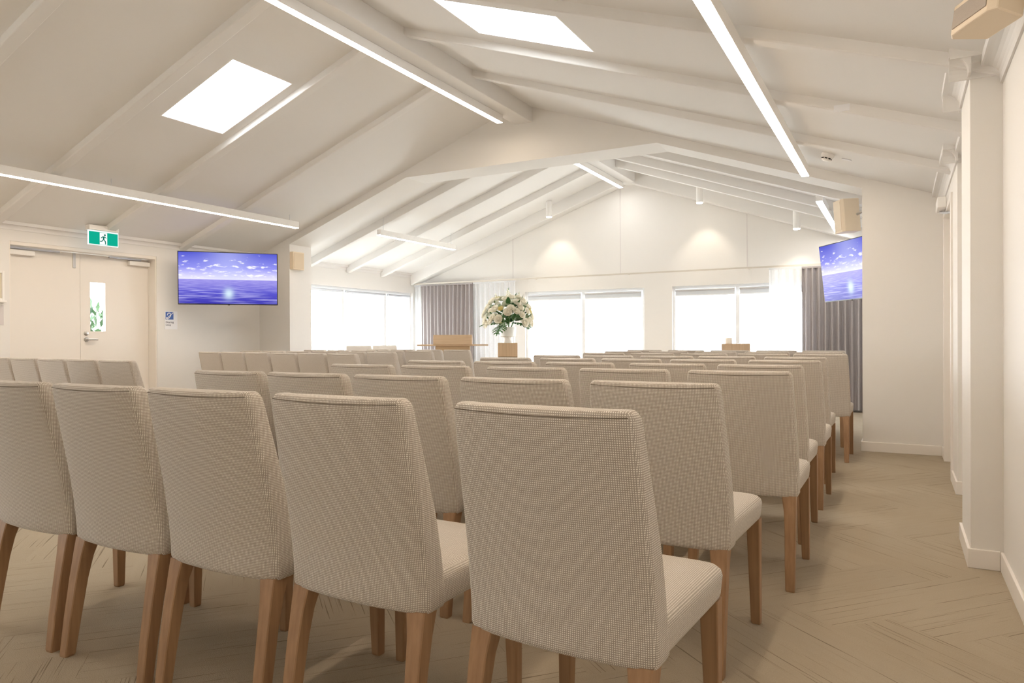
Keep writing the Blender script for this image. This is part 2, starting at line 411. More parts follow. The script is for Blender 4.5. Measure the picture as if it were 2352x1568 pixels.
# cross wall with the wide splayed opening
OPX0, OPX1 = -7.575, -0.308
OPZL, OPZR = 2.40, 2.43
KX0, KX1, KZ = -5.535, -2.255, 3.113
wm = MB(); dy = (0, YM1-YM0, 0); e = 0.02
wm.prism([(XL, YM0, 0), (OPX0, YM0, 0), (OPX0, YM0, zc(OPX0)+e), (XL, YM0, zc(XL)+e)], dy)
wm.prism([(OPX1, YM0, 0), (XR, YM0, 0), (XR, YM0, zc(XR)+e), (OPX1, YM0, zc(OPX1)+e)], dy)
wm.prism([(OPX0, YM0, OPZL), (KX0, YM0, KZ), (KX0, YM0, zc(KX0)+e), (OPX0, YM0, zc(OPX0)+e)], dy)
wm.prism([(KX0, YM0, KZ), (KX1, YM0, KZ), (KX1, YM0, zc(KX1)+e), (XC, YM0, ZR+e), (KX0, YM0, zc(KX0)+e)], dy)
wm.prism([(KX1, YM0, KZ), (OPX1, YM0, OPZR), (OPX1, YM0, zc(OPX1)+e), (KX1, YM0, zc(KX1)+e)], dy)
structure(wm.build('wall_middle', PAINT))
# far gable wall with two windows
W1 = (-5.83, -3.65); W2 = (-3.19, -1.18); HZ0, HZ1 = 0.50, 1.875
wf = MB(); dyf = (0, 0.2, 0)
def fpoly(x0, x1, z0, z1=None):
    if z1 is not None: wf.box(x0, x1, YF, YF+0.2, z0, z1); return
    pts = [(x0, YF, z0), (x1, YF, z0), (x1, YF, zc(x1)+e)]
    if x0 < XC < x1: pts.append((XC, YF, ZR+e))
    pts.append((x0, YF, zc(x0)+e)); wf.prism(pts, dyf)
fpoly(XL-0.2, W1[0], 0); fpoly(W1[0], W1[1], 0, HZ0); fpoly(W1[0], W1[1], HZ1); fpoly(W1[1], W2[0], 0)
fpoly(W2[0], W2[1], 0, HZ0); fpoly(W2[0], W2[1], HZ1); fpoly(W2[1], 0.7, 0)
structure(wf.build('wall_far', PAINT))
for x in (-4.055, -2.036, -6.07, -0.02):
    structure(MB().box(x-0.004, x+0.004, YF-0.003, YF+0.005, 2.12, zc(x)-0.16).build('trim_1', GREYP))

# baseboards
def bb(name, boxes):
    m = MB()
    for b in boxes: m.box(*b)
    return structure(m.build(name, TRIM, bevel=0.003))
BH, BT = 0.088, 0.013
bb('baseboard_left', [(XL, XL+BT, YB, DY0, 0, BH), (XL, XL+BT, DY1, YM0, 0, BH), (XL, XL+BT, YM1, YF, 0, BH)])
bb('baseboard_right', [(XR-BT, XR, YB, 3.855-BT, 0, BH), (0.28-BT, XR-BT, 3.855-BT, 3.855, 0, BH), (0.28-BT, 0.28, 3.855, 4.35, 0, BH), (0.28-BT, XR-BT, 4.35, 4.35+BT, 0, BH),
    (XR-BT, XR, 4.35+BT, 5.6-BT, 0, BH), (XR2-BT, XR-BT, 5.6-BT, 5.6, 0, BH), (XR2-BT, XR2, 5.6, RY0-0.06, 0, BH), (XR2-BT, XR2, RY1+0.06, YM0-BT, 0, BH), (XR-BT, XR, YM1, YF, 0, BH)])
bb('baseboard_middle', [(XL+BT, OPX0+BT, YM0-BT, YM0, 0, BH), (OPX0, OPX0+BT, YM0, YM1, 0, BH), (OPX1-BT, XR2-BT, YM0-BT, YM0, 0, BH), (OPX1-BT, OPX1, YM0, YM1, 0, BH)])
bb('baseboard_far', [(XL+BT, XR-BT, YF-BT, YF, 0, BH)])

# cove cornices
def cove(p0, p1, nrm, ztop, r=0.085, name='trim_2'):
    p0, p1, nrm = Vector(p0), Vector(p1), Vector(nrm)
    pr = [(0, -0.02), (0, -r-0.012), (0.010, -r-0.012), (0.010, -r)]
    for k in range(1, 7):
        a = k/6*math.pi/2
        pr.append((0.010 + (r-0.018)*(1-math.cos(a)), -r + (r-0.018)*math.sin(a)))
    pr += [(r, -0.018), (r, -0.004+S*r*0), (r, 0.07), (0, 0.07)]
    poly = [p0 + nrm*a + Vector((0, 0, ztop+b)) for a, b in pr[1:]]
    mb = MB(); mb.prism(poly, p1-p0); return structure(mb.build(name, CEIL))
zL = zc(XL)
cove((XL, YB, 0), (XL, YM0, 0), (1, 0, 0), zL+0.004, 0.055)
cove((XL, YM1, 0), (XL, YF, 0), (1, 0, 0), zL+0.004, 0.055)
zRr = zc(XR)+0.006
cove((XR, YB, 0), (XR, 3.855, 0), (-1, 0, 0), zRr)
cove((0.28, 3.855-0.078, 0), (0.28, 4.35+0.078, 0), (-1, 0, 0), zc(0.28)+0.006)
cove((0.198, 3.855, 0), (XR, 3.855, 0), (0, -1, 0), zc(0.30)+0.004)
cove((0.198, 4.35, 0), (XR, 4.35, 0), (0, 1, 0), zc(0.30)+0.004)
cove((XR, 4.35, 0), (XR, 5.60, 0), (-1, 0, 0), zRr)
cove((XR2, 5.60-0.076, 0), (XR2, YM0, 0), (-1, 0, 0), zc(XR2)+0.006)
cove((0.252, 5.60, 0), (XR, 5.60, 0), (0, -1, 0), zc(0.33)+0.004)

# ------------------------------------------------------------------ doors
d1 = bpy.data.objects.new('door_1', None); COL.objects.link(d1); d1.location = (XL, (DY0+DY1)/2, 0); structure(d1)
d1['label'] = 'cream double exit doors in the wall behind the door-side chairs'
ym = (DY0+DY1)/2
fr = MB()
for a, b in ((DY0, DY0+0.012), (DY1-0.014, DY1)): fr.box(-0.20, -0.005, a-ym, b-ym, 0, DZ)
fr.box(-0.20, -0.005, DY0+0.012-ym, DY1-0.014-ym, 2.062, DZ)
fr.build('door_frame', DOORP, d1, bevel=0.002)
LX0, LX1 = -0.195, -0.15          # leaf planes, local
ymeet = 4.858
def leaf(y0, y1, hole=None):
    m = MB()
    if not hole: m.box(LX0, LX1, y0-ym, y1-ym, 0.008, 2.058)
    else:
        a, b, c, d = hole
        m.box(LX0, LX1, y0-ym, a-ym, 0.008, 2.058); m.box(LX0, LX1, b-ym, y1-ym, 0.008, 2.058)
        m.box(LX0, LX1, a-ym, b-ym, 0.008, c); m.box(LX0, LX1, a-ym, b-ym, d, 2.058)
    return m.build('door_leaf', DOORP, d1)
VP = (4.975, 5.155, 1.16, 1.735)
lf1 = leaf(DY0+0.014, ymeet-0.002); lf2 = leaf(ymeet+0.002, DY1-0.016, VP)
MB().box(-0.176, -0.170, VP[0]-ym, VP[1]-ym, VP[2], VP[3]).build('vision_panel', GLASS, lf2)
h = MB()
Mh = Matrix.Translation((LX1, 4.925-ym, 1.063)) @ Matrix.Rotation(math.pi/2, 4, 'Y')
h.lathe([(0.027, 0), (0.027, 0.010), (0.011, 0.012), (0.011, 0.05)], 20, 0, Mh)
h.tube([(LX1+0.045, 4.915-ym, 1.063), (LX1+0.047, 4.98-ym, 1.063), (LX1+0.047, 5.035-ym, 1.063)], 0.0095, 10)
h.build('door_handle', STEEL, lf2, smooth=True)
k = MB(); k.lathe([(0.025, 0), (0.025, 0.012), (0.017, 0.014), (0.006, 0.016)], 20, 0, Matrix.Translation((LX1, 4.922-ym, 1.135)) @ Matrix.Rotation(math.pi/2, 4, 'Y'))
k.build('lock', STEEL, lf2, smooth=True)
MB().box(LX1, LX1+0.010, 4.775-ym, 4.805-ym, 1.885, 2.055).build('flush_bolt', STEEL, lf1, bevel=0.002)
for (ya, yb, yc, yd, lf) in ((3.99+0.065, 4.345, 4.06, 4.62, lf1), (5.43, 5.70, 5.19, 5.60, lf2)):
    c = MB().box(LX1, LX1+0.055, ya-ym, yb-ym, 1.972, 2.026).build('closer_body', WHITE, lf, bevel=0.006)
    MB().box(LX1+0.010, LX1+0.030, yc-ym, yd-ym, 2.037, 2.056).build('closer_arm', ALU, lf, bevel=0.002)
# side doorway on the right
d2 = bpy.data.objects.new('door_2', None); COL.objects.link(d2); d2.location = (XR2, (RY0+RY1)/2, 0); structure(d2)
ym2 = (RY0+RY1)/2
f2 = MB()
f2.box(-0.014, 0.19, RY0-0.045-ym2, RY0+0.02-ym2, 0, RZ+0.02); f2.box(-0.014, 0.19, RY1-0.02-ym2, RY1+0.045-ym2, 0, RZ+0.02)
f2.box(-0.014, 0.19, RY0+0.02-ym2, RY1-0.02-ym2, RZ-0.03, RZ+0.02)
f2.build('door_frame', TRIM, d2, bevel=0.003)
MB().box(0.12, 0.16, RY0+0.022-ym2, RY1-0.022-ym2, 0.008, RZ-0.032).build('door_leaf', DOORP, d2)
MB().box(-0.075, -0.014, 6.58-ym2, 6.88-ym2, 2.075, 2.16).build('closer_body', WHITE, d2, bevel=0.006)
MB().tube([(-0.045, 6.80-ym2, 2.068), (0.0, 6.62-ym2, 2.035), (0.11, 6.45-ym2, 2.035)], 0.010, 8).build('closer_arm', ALU, d2)

# ------------------------------------------------------------------ windows
def window(name, rect, axis, plane, mulls):
    """rect = (a0,a1,z0,z1) along the wall; axis 'x' or 'y'; plane = glass position"""
    a0, a1, z0, z1 = rect; am = (a0+a1)/2
    o = bpy.data.objects.new(name, None); COL.objects.link(o); structure(o)
    o.location = (am, plane, z0) if axis == 'x' else (plane, am, z0)
    def bx(m, a, b, c, d, t0, t1):
        if axis == 'x': m.box(a-am, b-am, t0, t1, c-z0, d-z0)
        else: m.box(t0, t1, a-am, b-am, c-z0, d-z0)
    w = 0.045; m = MB()
    bx(m, a0, a0+w, z0, z1, -0.05, 0.05); bx(m, a1-w, a1, z0, z1, -0.05, 0.05)
    bx(m, a0+w, a1-w, z0, z0+w, -0.05, 0.05); bx(m, a0+w, a1-w, z1-w, z1, -0.05, 0.05)
    m.build('window_frame', WFRAME, o, bevel=0.003)
    for q in mulls:
        mm = MB(); bx(mm, q-0.03, q+0.03, z0+w, z1-w, -0.045, 0.045); mm.build('mullion', WFRAME, o, bevel=0.003)
    edges = [a0+w] + [v for q in mulls for v in (q-0.03, q+0.03)] + [a1-w]
    for i in range(0, len(edges), 2):
        g = MB(); bx(g, edges[i], edges[i+1], z0+w, z1-w, -0.003, 0.003); g.build('pane', GLASS, o)
window('window_1', (W1[0], W1[1], HZ0, HZ1), 'x', YF+0.09, [-4.733])
window('window_2', (W2[0], W2[1], HZ0, HZ1), 'x', YF+0.09, [-2.186])
window('window_3', (WY0, WY1, WZ0, WZ1), 'y', XL-0.10, [9.178, 10.301])
window('window_4', (BY0, BY1, WZ0, WZ1), 'y', XL-0.10, [-0.4])
def blind(axis, a0, a1, plane, z0, z1, lab):
    am = (a0+a1)/2
    t = thing('roller_blind', lab, 'blind', (am, plane, z1) if axis == 'x' else (plane, am, z1), 0, 'rolled-up window blinds')
    rolls, cl = MB(), MB()
    if axis == 'x':
        cl.box(a0-am, a1-am, -0.002, 0.002, z0-z1, -0.02); bar = MB().box(a0-am, a1-am, -0.008, 0.008, z0-z1-0.018, z0-z1)
        rolls.tube([(a0-am, 0, -0.022), (a1-am, 0, -0.022)], 0.02, 12)
    else:
        cl.box(-0.002, 0.002, a0-am, a1-am, z0-z1, -0.02); bar = MB().box(-0.008, 0.008, a0-am, a1-am, z0-z1-0.018, z0-z1)
        rolls.tube([(0, a0-am, -0.022), (0, a1-am, -0.022)], 0.02, 12)
    rolls.build('roller_tube', ALU, t, smooth=True); cl.build('blind_fabric', BLIND, t); bar.build('bottom_bar', WFRAME, t)
zb = HZ1-0.045
for a0, a1, lab in ((W1[0]+0.05, -4.77, 'grey roller blind beside the white flowers, first pane by the sheer curtain'), (-4.695, W1[1]-0.05, 'grey roller blind over the second pane, against the wall pier'),
                    (W2[0]+0.05, -2.222, 'grey roller blind over the pane just past the wall pier'), (-2.15, W2[1]-0.05, 'grey roller blind partly behind the right-hand sheer curtain')):
    blind('x', a0, a1, YF+0.02, 1.735, zb, lab)
for a0, a1, lab in ((WY0+0.05, 9.142, 'rolled blind on the side window pane next to the square wall opening'), (9.214, 10.265, 'rolled blind on the middle pane of the side window'),
                    (10.337, WY1-0.05, 'rolled blind on the side window pane next to the grey curtain')):
    blind('y', a0, a1, XL-0.03, WZ1-0.075, WZ1-0.045, lab)
structure(MB().box(W1[0]-0.02, W1[1]+0.02, YF-0.02, YF+0.04, HZ0-0.03, HZ0).build('trim_3', TRIM))
structure(MB().box(W2[0]-0.02, W2[1]+0.02, YF-0.02, YF+0.04, HZ0-0.03, HZ0).build('trim_4', TRIM))
structure(MB().box(XL-0.05, XL+0.02, WY0-0.02, WY1+0.02, WZ0-0.03, WZ0).build('trim_5', TRIM))

# ------------------------------------------------------------------ curtains
def curtain(name, x0, x1, y, z0, z1, mtl, pitch, amp, lab, taper=0.0):
    xm = (x0+x1)/2
    t = thing(name, lab, 'curtain', (xm, y, z0))
    n = int((x1-x0)/pitch*10); rnd = random.Random(int(x0*100)); ph = [rnd.uniform(-0.9, 0.9) for _ in range(400)]
    ls = []
    for kz in range(9):
        fz = kz/8; z = fz*(z1-z0); row = []
        for i in range(n+1):
            a = i/n; xx = (x0-xm)*(1+taper*(1-fz)) + a*(x1-x0)*(1+taper*(1-fz)*0.5)
            q = i/10.0; c = math.floor(q); w = q-c
            aa = amp*(1+0.35*ph[int(c) % 400]*(1-w)+0.35*ph[int(c+1) % 400]*w)*(0.75+0.25*(1-fz))
            yy = aa*math.sin(2*math.pi*q) + 0.012*math.sin(5*a+3*fz)
            row.append((xx, yy, z))
        ls.append(row)
    mb = MB(); mb.loops(ls, 0, cap=False, closed=False)
    o = mb.build('drape', mtl, t, smooth=True)
    hb = MB(); hb.box(x0-xm, x1-xm, -0.012, 0.012, z1-z0, z1-z0+0.025); hb.build('header_tape', mtl, t)
    return t
YC = 11.06
curtain('curtain', -7.98, -6.83, YC, 0.03, 2.05, CURTAIN, 0.085, 0.034, 'grey pleated curtain behind the wooden lectern')
curtain('sheer_curtain', -8.13, -7.99, YC, 0.03, 2.05, SHEER, 0.07, 0.025, 'narrow strip of white sheer curtain in the room corner behind the lectern')
curtain('sheer_curtain', -6.82, -5.95, YC, 0.03, 2.05, SHEER, 0.10, 0.03, 'white sheer curtain between the grey curtain and the flower arrangement')
curtain('sheer_curtain', -1.70, -1.26, YC, 0.03, 2.05, SHEER, 0.10, 0.03, 'white sheer curtain beside the grey curtain under the wall television')
curtain('curtain', -1.25, 0.36, YC, 0.03, 2.05, CURTAIN, 0.085, 0.036, 'grey pleated curtain below and behind the corner television')
rl = MB().box(XL+0.02, XR-0.02, YC-0.012, YC+0.012, 2.085, 2.11)
for x in (-7.4, -5.6, -3.9, -2.0, -0.4): rl.box(x-0.01, x+0.01, YC+0.012, YF, 2.09, 2.105)
tag(rl.build('curtain_rail', mat('rail_beige', (0.62, 0.58, 0.52), 0.5)), 'thin curtain rail running along the far wall above the windows', 'curtain rail')

# ------------------------------------------------------------------ linear lights
def light_bar(x, z, y0, y1, lab, lm, wires=()):
    t = thing('linear_light', lab, 'light', (x, (y0+y1)/2, z), 0, 'linear LED lights')
    hl = (y1-y0)/2; w = 0.034
    b = MB(); b.box(-w, w, -hl, hl, 0.012, 0.085); b.box(-w, -w+0.003, -hl, hl, 0.004, 0.012); b.box(w-0.003, w, -hl, hl, 0.004, 0.012)
    b.build('housing', WHITE, t)
    MB().box(-w+0.003, w-0.003, -hl+0.003, hl-0.003, 0.0, 0.012).build('diffuser', lm, t)
    for yy in wires:
        MB().tube([(0, yy-(y0+y1)/2, 0.085), (0, yy-(y0+y1)/2, zc(x)-z-0.006)], 0.003, 6).build('suspension_wire', ALU, t)
light_bar(-3.93, 3.463, -0.9, 6.96, 'long bright light bar under the ridge beam', LED)
light_bar(-0.76, 2.522, -0.9, 7.02, 'long bright light bar above the aisle by the bare side wall', LED, (1.0, 4.4, 6.9))
light_bar(-7.00, 2.522, -0.9, 6.93, 'long bright light bar above the exit door side of the room', LED, (1.0, 4.4, 6.8))
light_bar(-3.93, 3.463, 8.3, 10.9, 'light bar under the ridge beyond the wide opening', LEDC)
light_bar(-0.77, 2.52, 8.4, 10.9, 'light bar hanging beside the cream corner speaker', LEDC, (8.6, 10.7))
light_bar(-6.60, 2.55, 8.12, 10.1, 'light bar hanging over the side window of the bright end', LEDC, (8.22, 10.0))

# downlights on the far slopes
def downlight(x, y, z, lab):
    t = thing('downlight', lab, 'light', (x, y, z), 0, 'surface downlights')
    m = MB(); m.lathe([(0.05, 0.012), (0.05, zc(x)-z+0.0)], 24); m.build('housing', WHITE, t, smooth=True)
    MB().lathe([(0.044, 0.0), (0.046, 0.012)], 24).build('lens', SPOT, t)
    la = bpy.data.lights.new('downlight_beam', 'SPOT'); la.energy = 9; la.color = (1, 0.88, 0.70); la.spot_size = math.radians(75); la.spot_blend = 0.6; la.shadow_soft_size = 0.04
    lo = bpy.data.objects.new('downlight_beam', la); COL.objects.link(lo); lo.parent = t; lo.location = (0, 0, -0.02); lo.rotation_euler = (math.radians(-22), 0, 0); lo.rotation_euler = (math.radians(22), 0, 0)
downlight(-2.64, 10.75, 3.07, 'small white downlight on the slope nearest the ridge, over the far windows')
downlight(-1.28, 10.75, 2.575, 'small white downlight on the lower slope above the sheer curtain')
downlight(-5.14, 10.75, 3.07, 'small white downlight on the far slope over the flower arrangement')

# ------------------------------------------------------------------ exit sign
t = thing('exit_sign', 'green lit exit sign with running figure hanging above the double doors', 'sign', (-7.95, 4.90, 2.125))
zx = zc(-7.95)-2.125
MB().box(-0.045, 0.035, -0.178, 0.168, 0.165, zx-0.012).build('housing', WHITE, t, bevel=0.008)
MB().box(-0.006, 0.006, -0.176, 0.176, 0.0, 0.165).build('panel_edge', EXITW, t)
p = MB(); p.box(0.006, 0.009, -0.166, 0.166, 0.010, 0.150); p.build('panel', GREEN, t)
g = MB(); g.box(0.009, 0.0115, -0.045, 0.040, 0.012, 0.146); g.build('doorway_symbol', EXITW, t)
def flat(mb, pts, x0=0.0115, x1=0.013): mb.prism([(x0, a, b) for a, b in pts], (x1-x0, 0, 0))
r_ = MB()
r_.prism([(0.0115, 0.012+0.011*math.cos(k*math.pi/6), 0.122+0.011*math.sin(k*math.pi/6)) for k in range(12)], (0.0015, 0, 0))
flat(r_, [(-0.012, 0.108), (0.010, 0.106), (0.006, 0.070), (-0.010, 0.070)])
flat(r_, [(-0.012, 0.108), (-0.034, 0.088), (-0.030, 0.082), (-0.010, 0.096)])
flat(r_, [(0.010, 0.106), (0.030, 0.092), (0.030, 0.084), (0.008, 0.096)])
flat(r_, [(-0.010, 0.072), (0.000, 0.068), (-0.020, 0.045), (-0.044, 0.042), (-0.044, 0.051), (-0.024, 0.054)])
flat(r_, [(0.006, 0.072), (-0.004, 0.068), (0.014, 0.044), (0.016, 0.018), (0.026, 0.018), (0.024, 0.050)])
r_.build('running_figure', EXITG, t)

# ------------------------------------------------------------------ televisions
def tv(center, rz, tilt, w, hgt, lab, arm_to):
    t = thing('television', lab, 'television', center, rz)
    R = Matrix.Rotation(tilt, 4, 'X')      # local: screen faces -Y
    MB().box(-w/2, w/2, -0.018, 0.022, -hgt/2, hgt/2, 0, R).build('frame', BLACK, t, bevel=0.004)
    s = MB(); bz = 0.010
    s.add([(-w/2+bz, -0.0195, -hgt/2+bz+0.004), (w/2-bz, -0.0195, -hgt/2+bz+0.004), (w/2-bz, -0.0195, hgt/2-bz), (-w/2+bz, -0.0195, hgt/2-bz)], [(0, 1, 2, 3)], 0, R)
    o = s.build('screen', SCREEN, t)
    ul = o.data.uv_layers.new(name='UVMap')
    for lp in o.data.loops:
        ul.data[lp.index].uv = [(0, 0), (1, 0), (1, 1), (0, 1)][lp.vertex_index]
    MB().box(-0.28, 0.28, 0.022, 0.055, -0.2, 0.2, 0, R).build('rear_casing', BLACK, t, bevel=0.01)
    MB().box(-0.012, 0.012, -0.022, -0.016, -hgt/2-0.006, -hgt/2+0.006, 0, R).build('status_light', DARK, t)
    inv = (Matrix.Translation(center) @ Matrix.Rotation(rz, 4, 'Z')).inverted()
    a = inv @ Vector(arm_to)
    b = MB(); b.tube([R @ Vector((0, 0.05, 0)), (a.x*0.5+0.06, a.y*0.5, a.z*0.5), a], 0.022, 10)
    b.build('wall_bracket', BLACK, t, smooth=True)
tv((-7.545, 6.285, 1.835), math.radians(47), math.radians(3.0), 1.19, 0.67, 'television showing a blue ocean, hung in the corner beside the exit doors', (-7.85, 7.34, 1.83))
tv((-0.50, 9.03, 1.825), math.radians(-57), math.radians(6.5), 1.22, 0.69, 'television showing the ocean in the bright end room, half hidden by the wall', (0.40, 9.03, 1.83))

# ------------------------------------------------------------------ loudspeakers
def speaker(loc, rz, tilt, lab, w=0.20, d=0.17, hgt=0.30, arm=None, gm=GRILLE):
    t = thing('loudspeaker', lab, 'speaker', loc, rz, 'cream wall speakers')
    R = Matrix.Rotation(tilt, 4, 'X')
    sec = [(-w/2, -d/2+0.02), (-w/2+0.03, -d/2), (w/2-0.03, -d/2), (w/2, -d/2+0.02), (w*0.36, d/2), (-w*0.36, d/2)]
    m = MB(); m.loops([[R @ Vector((a, b, -hgt/2)) for a, b in sec], [R @ Vector((a, b, hgt/2)) for a, b in sec]])
    m.build('cabinet', CREAMP, t, bevel=0.006)
    MB().box(-w/2+0.035, w/2-0.035, -d/2-0.004, -d/2+0.002, -hgt/2+0.02, hgt/2-0.02, 0, R).build('grille', gm, t, bevel=0.002)
    if arm and arm != 'plain':
        inv = (Matrix.Translation(loc) @ Matrix.Rotation(rz, 4, 'Z')).inverted(); a = inv @ Vector(arm)
        MB().tube([R @ Vector((0, d/2-0.02, 0)), a*0.6 + Vector((0, 0, 0.02)), a], 0.014, 8).build('wall_bracket', ALU, t, smooth=True)
    return t
speaker((-0.475, 8.02, 2.285), math.radians(-62), math.radians(4), 'cream wall speaker above the half-hidden television', 0.22, 0.19, 0.33, (-0.24, 7.775, 2.27), CREAMP)
speaker((0.275, 3.02, 2.20), math.radians(-62), math.radians(-8), 'cream wall speaker under the ceiling by the pilaster cornice', 0.26, 0.13, 0.11, (0.40, 3.02, 2.20))
t = thing('loudspeaker', 'flat beige speaker box on the opening reveal beside the corner television', 'speaker', (-7.575, 7.46, 2.17), 0, 'cream wall speakers')
MB().box(0.0, 0.07, -0.108, 0.105, -0.125, 0.125).build('cabinet', CREAMP, t, bevel=0.006)
MB().box(0.07, 0.074, -0.095, 0.092, -0.11, 0.11).build('grille', mat('beige_grille', (0.72, 0.60, 0.45), 0.7, 0.2), t)

# ------------------------------------------------------------------ small ceiling and wall fittings
xs_, ys_ = -0.534, 6.60
Mt = Matrix.Translation((xs_, ys_, zc(xs_))) @ Matrix.Rotation(math.atan(S), 4, 'Y')
t = thing('smoke_detector', 'round white smoke detector on the ceiling near the end of the aisle light', 'smoke detector', (xs_, ys_, zc(xs_)))
Rl = Matrix.Rotation(math.atan(S), 4, 'Y')
MB().lathe([(0.052, 0.0), (0.052, -0.022), (0.046, -0.03)], 28, 0, Rl).build('base', WHITE, t, smooth=True)
MB().lathe([(0.038, -0.03), (0.040, -0.048), (0.030, -0.058), (0.010, -0.062)], 28, 0, Rl).build('sensor_cap', WHITE, t, smooth=True)
vb = MB()
for k in range(8):
    a = k*math.pi/4; vb.box(0.036, 0.0415, -0.010, 0.010, -0.046, -0.036, 0, Rl @ Matrix.Rotation(a, 4, 'Z'))
vb.build('sensor_slot', DARK, t)
def plate(x, y, sx, sy, lab):
    o = MB().box(-sx/2, sx/2, -sy/2, sy/2, -0.006, 0.0, 0, Rl).build('ceiling_label', PAPER, None); o.location = (x, y, zc(x)-0.001)
    tag(o, lab, 'label')
plate(-0.395, 6.66, 0.075, 0.035, 'tiny white label stuck on the ceiling beside the smoke detector')
o = MB().box(-0.045, 0.045, -0.006, 0.0, -0.03, 0.012).build('ceiling_label', PAPER, None); o.location = (-0.32, 4.93, zc(-0.32)-0.032); tag(o, 'small white label on a ceiling beam side near the pilaster', 'label')

# hearing loop sign
t = thing('hearing_loop_sign', 'white hearing loop sign with blue ear symbol beside the exit doors', 'sign', (XL, 5.917, 1.31))
MB().box(0.0, 0.004, -0.088, 0.090, -0.118, 0.112).build('board', PAPER, t)
MB().box(0.004, 0.006, -0.078, 0.032, 0.005, 0.102).build('symbol_square', SIGNB, t)
sy_ = MB()
def arc(cx, cz, r, a0, a1, w):
    n = 10; outer = [(0.006, cx+(r+w)*math.cos(math.radians(a0+(a1-a0)*i/n)), cz+(r+w)*math.sin(math.radians(a0+(a1-a0)*i/n))) for i in range(n+1)]
    inner = [(0.006, cx+r*math.cos(math.radians(a0+(a1-a0)*i/n)), cz+r*math.sin(math.radians(a0+(a1-a0)*i/n))) for i in range(n+1)]
    for i in range(n): sy_.prism([outer[i], outer[i+1], inner[i+1], inner[i]], (0.001, 0, 0))
arc(-0.030, 0.062, 0.020, -30, 190, 0.010)
arc(-0.052, 0.028, 0.010, 150, 330, 0.010)
sy_.prism([(0.006, -0.012, 0.052), (0.006, -0.002, 0.050), (0.006, -0.030, 0.018), (0.006, -0.038, 0.022)], (0.001, 0, 0))
sy_.prism([(0.006, 0.028, 0.098), (0.006, 0.030, 0.088), (0.006, -0.070, 0.008), (0.006, -0.074, 0.016)], (0.001, 0, 0))
sy_.build('ear_symbol', PAPER, t)
def text(s, size, loc, parent, rot):
    cu = bpy.data.curves.new('lettering', 'FONT'); cu.body = s; cu.size = size; cu.extrude = 0.0008
    tmp = bpy.data.objects.new('tmp_text', cu); COL.objects.link(tmp)
    dg = bpy.context.evaluated_depsgraph_get(); me = bpy.data.meshes.new_from_object(tmp.evaluated_get(dg))
    bpy.data.objects.remove(tmp); o = bpy.data.objects.new('lettering', me); me.materials.clear(); me.materials.append(INK)
    COL.objects.link(o); o.parent = parent; o.location = loc; o.rotation_euler = rot; return o
text('Hearing', 0.036, (0.0045, -0.078, -0.040), t, (math.pi/2, 0, math.pi/2))
text('Loop', 0.036, (0.0045, -0.078, -0.075), t, (math.pi/2, 0, math.pi/2))
# notices by the doors at the picture's edge
t = thing('picture_frame', 'silver framed notice on the wall just before the exit doors', 'picture frame', (XL, 3.82, 1.62))
fm = MB()
fm.box(0, 0.025, -0.17, -0.148, -0.15, 0.155); fm.box(0, 0.025, 0.140, 0.162, -0.15, 0.155); fm.box(0, 0.025, -0.148, 0.140, -0.15, -0.128); fm.box(0, 0.025, -0.148, 0.140, 0.133, 0.155)
fm.build('frame', WHITE, t, bevel=0.003)
MB().box(0, 0.008, -0.148, 0.140, -0.128, 0.133).build('print', mat('cream_print', (0.72, 0.66, 0.55), 0.5), t)
MB().box(0, 0.06, -0.175, 0.167, -0.172, -0.150).build('ledge', WHITE, t, bevel=0.004)
o = MB().box(0, 0.006, -0.17, 0.160, -0.105, 0.105).build('notice_panel', GREYP); o.location = (XL, 3.82, 1.32)
tag(o, 'pale grey notice panel below the framed notice by the exit doors', 'sign')

# ------------------------------------------------------------------ chair
def lerp(tab, z):
    for (a, b), (c, d) in zip(tab, tab[1:]):
        if z <= c: return b + (d-b)*max(0, min(1, (z-a)/(c-a)))
    return tab[-1][1]
def rrect(hw, y0, y1, r, n=5, nx=9, ny=3):
    pts = []
    def seg(p, q, k):
        for i in range(k): pts.append((p[0]+(q[0]-p[0])*i/k, p[1]+(q[1]-p[1])*i/k))
    def corner(cx, cyy, a0):
        for i in range(n): a = a0 + (math.pi/2)*i/n; pts.append((cx+r*math.cos(a), cyy+r*math.sin(a)))
    corner(-hw+r, y0+r, math.pi); seg((-hw+r, y0), (hw-r, y0), nx)
    corner(hw-r, y0+r, -math.pi/2); seg((hw, y0+r), (hw, y1-r), ny)
    corner(hw-r, y1-r, 0); seg((hw-r, y1), (-hw+r, y1), nx)
    corner(-hw+r, y1-r, math.pi/2); seg((-hw, y1-r), (-hw, y0+r), ny)
    return pts
REAR = [(0.375, 0.050), (0.42, 0.049), (0.50, 0.041), (0.60, 0.026), (0.70, 0.006), (0.80, -0.015), (0.86, -0.028), (0.91, -0.038)]
THICK = [(0.375, 0.085), (0.60, 0.078), (0.80, 0.066), (0.91, 0.058)]
HW = [(0.375, 0.230), (0.60, 0.227), (0.80, 0.2195), (0.91, 0.2145)]
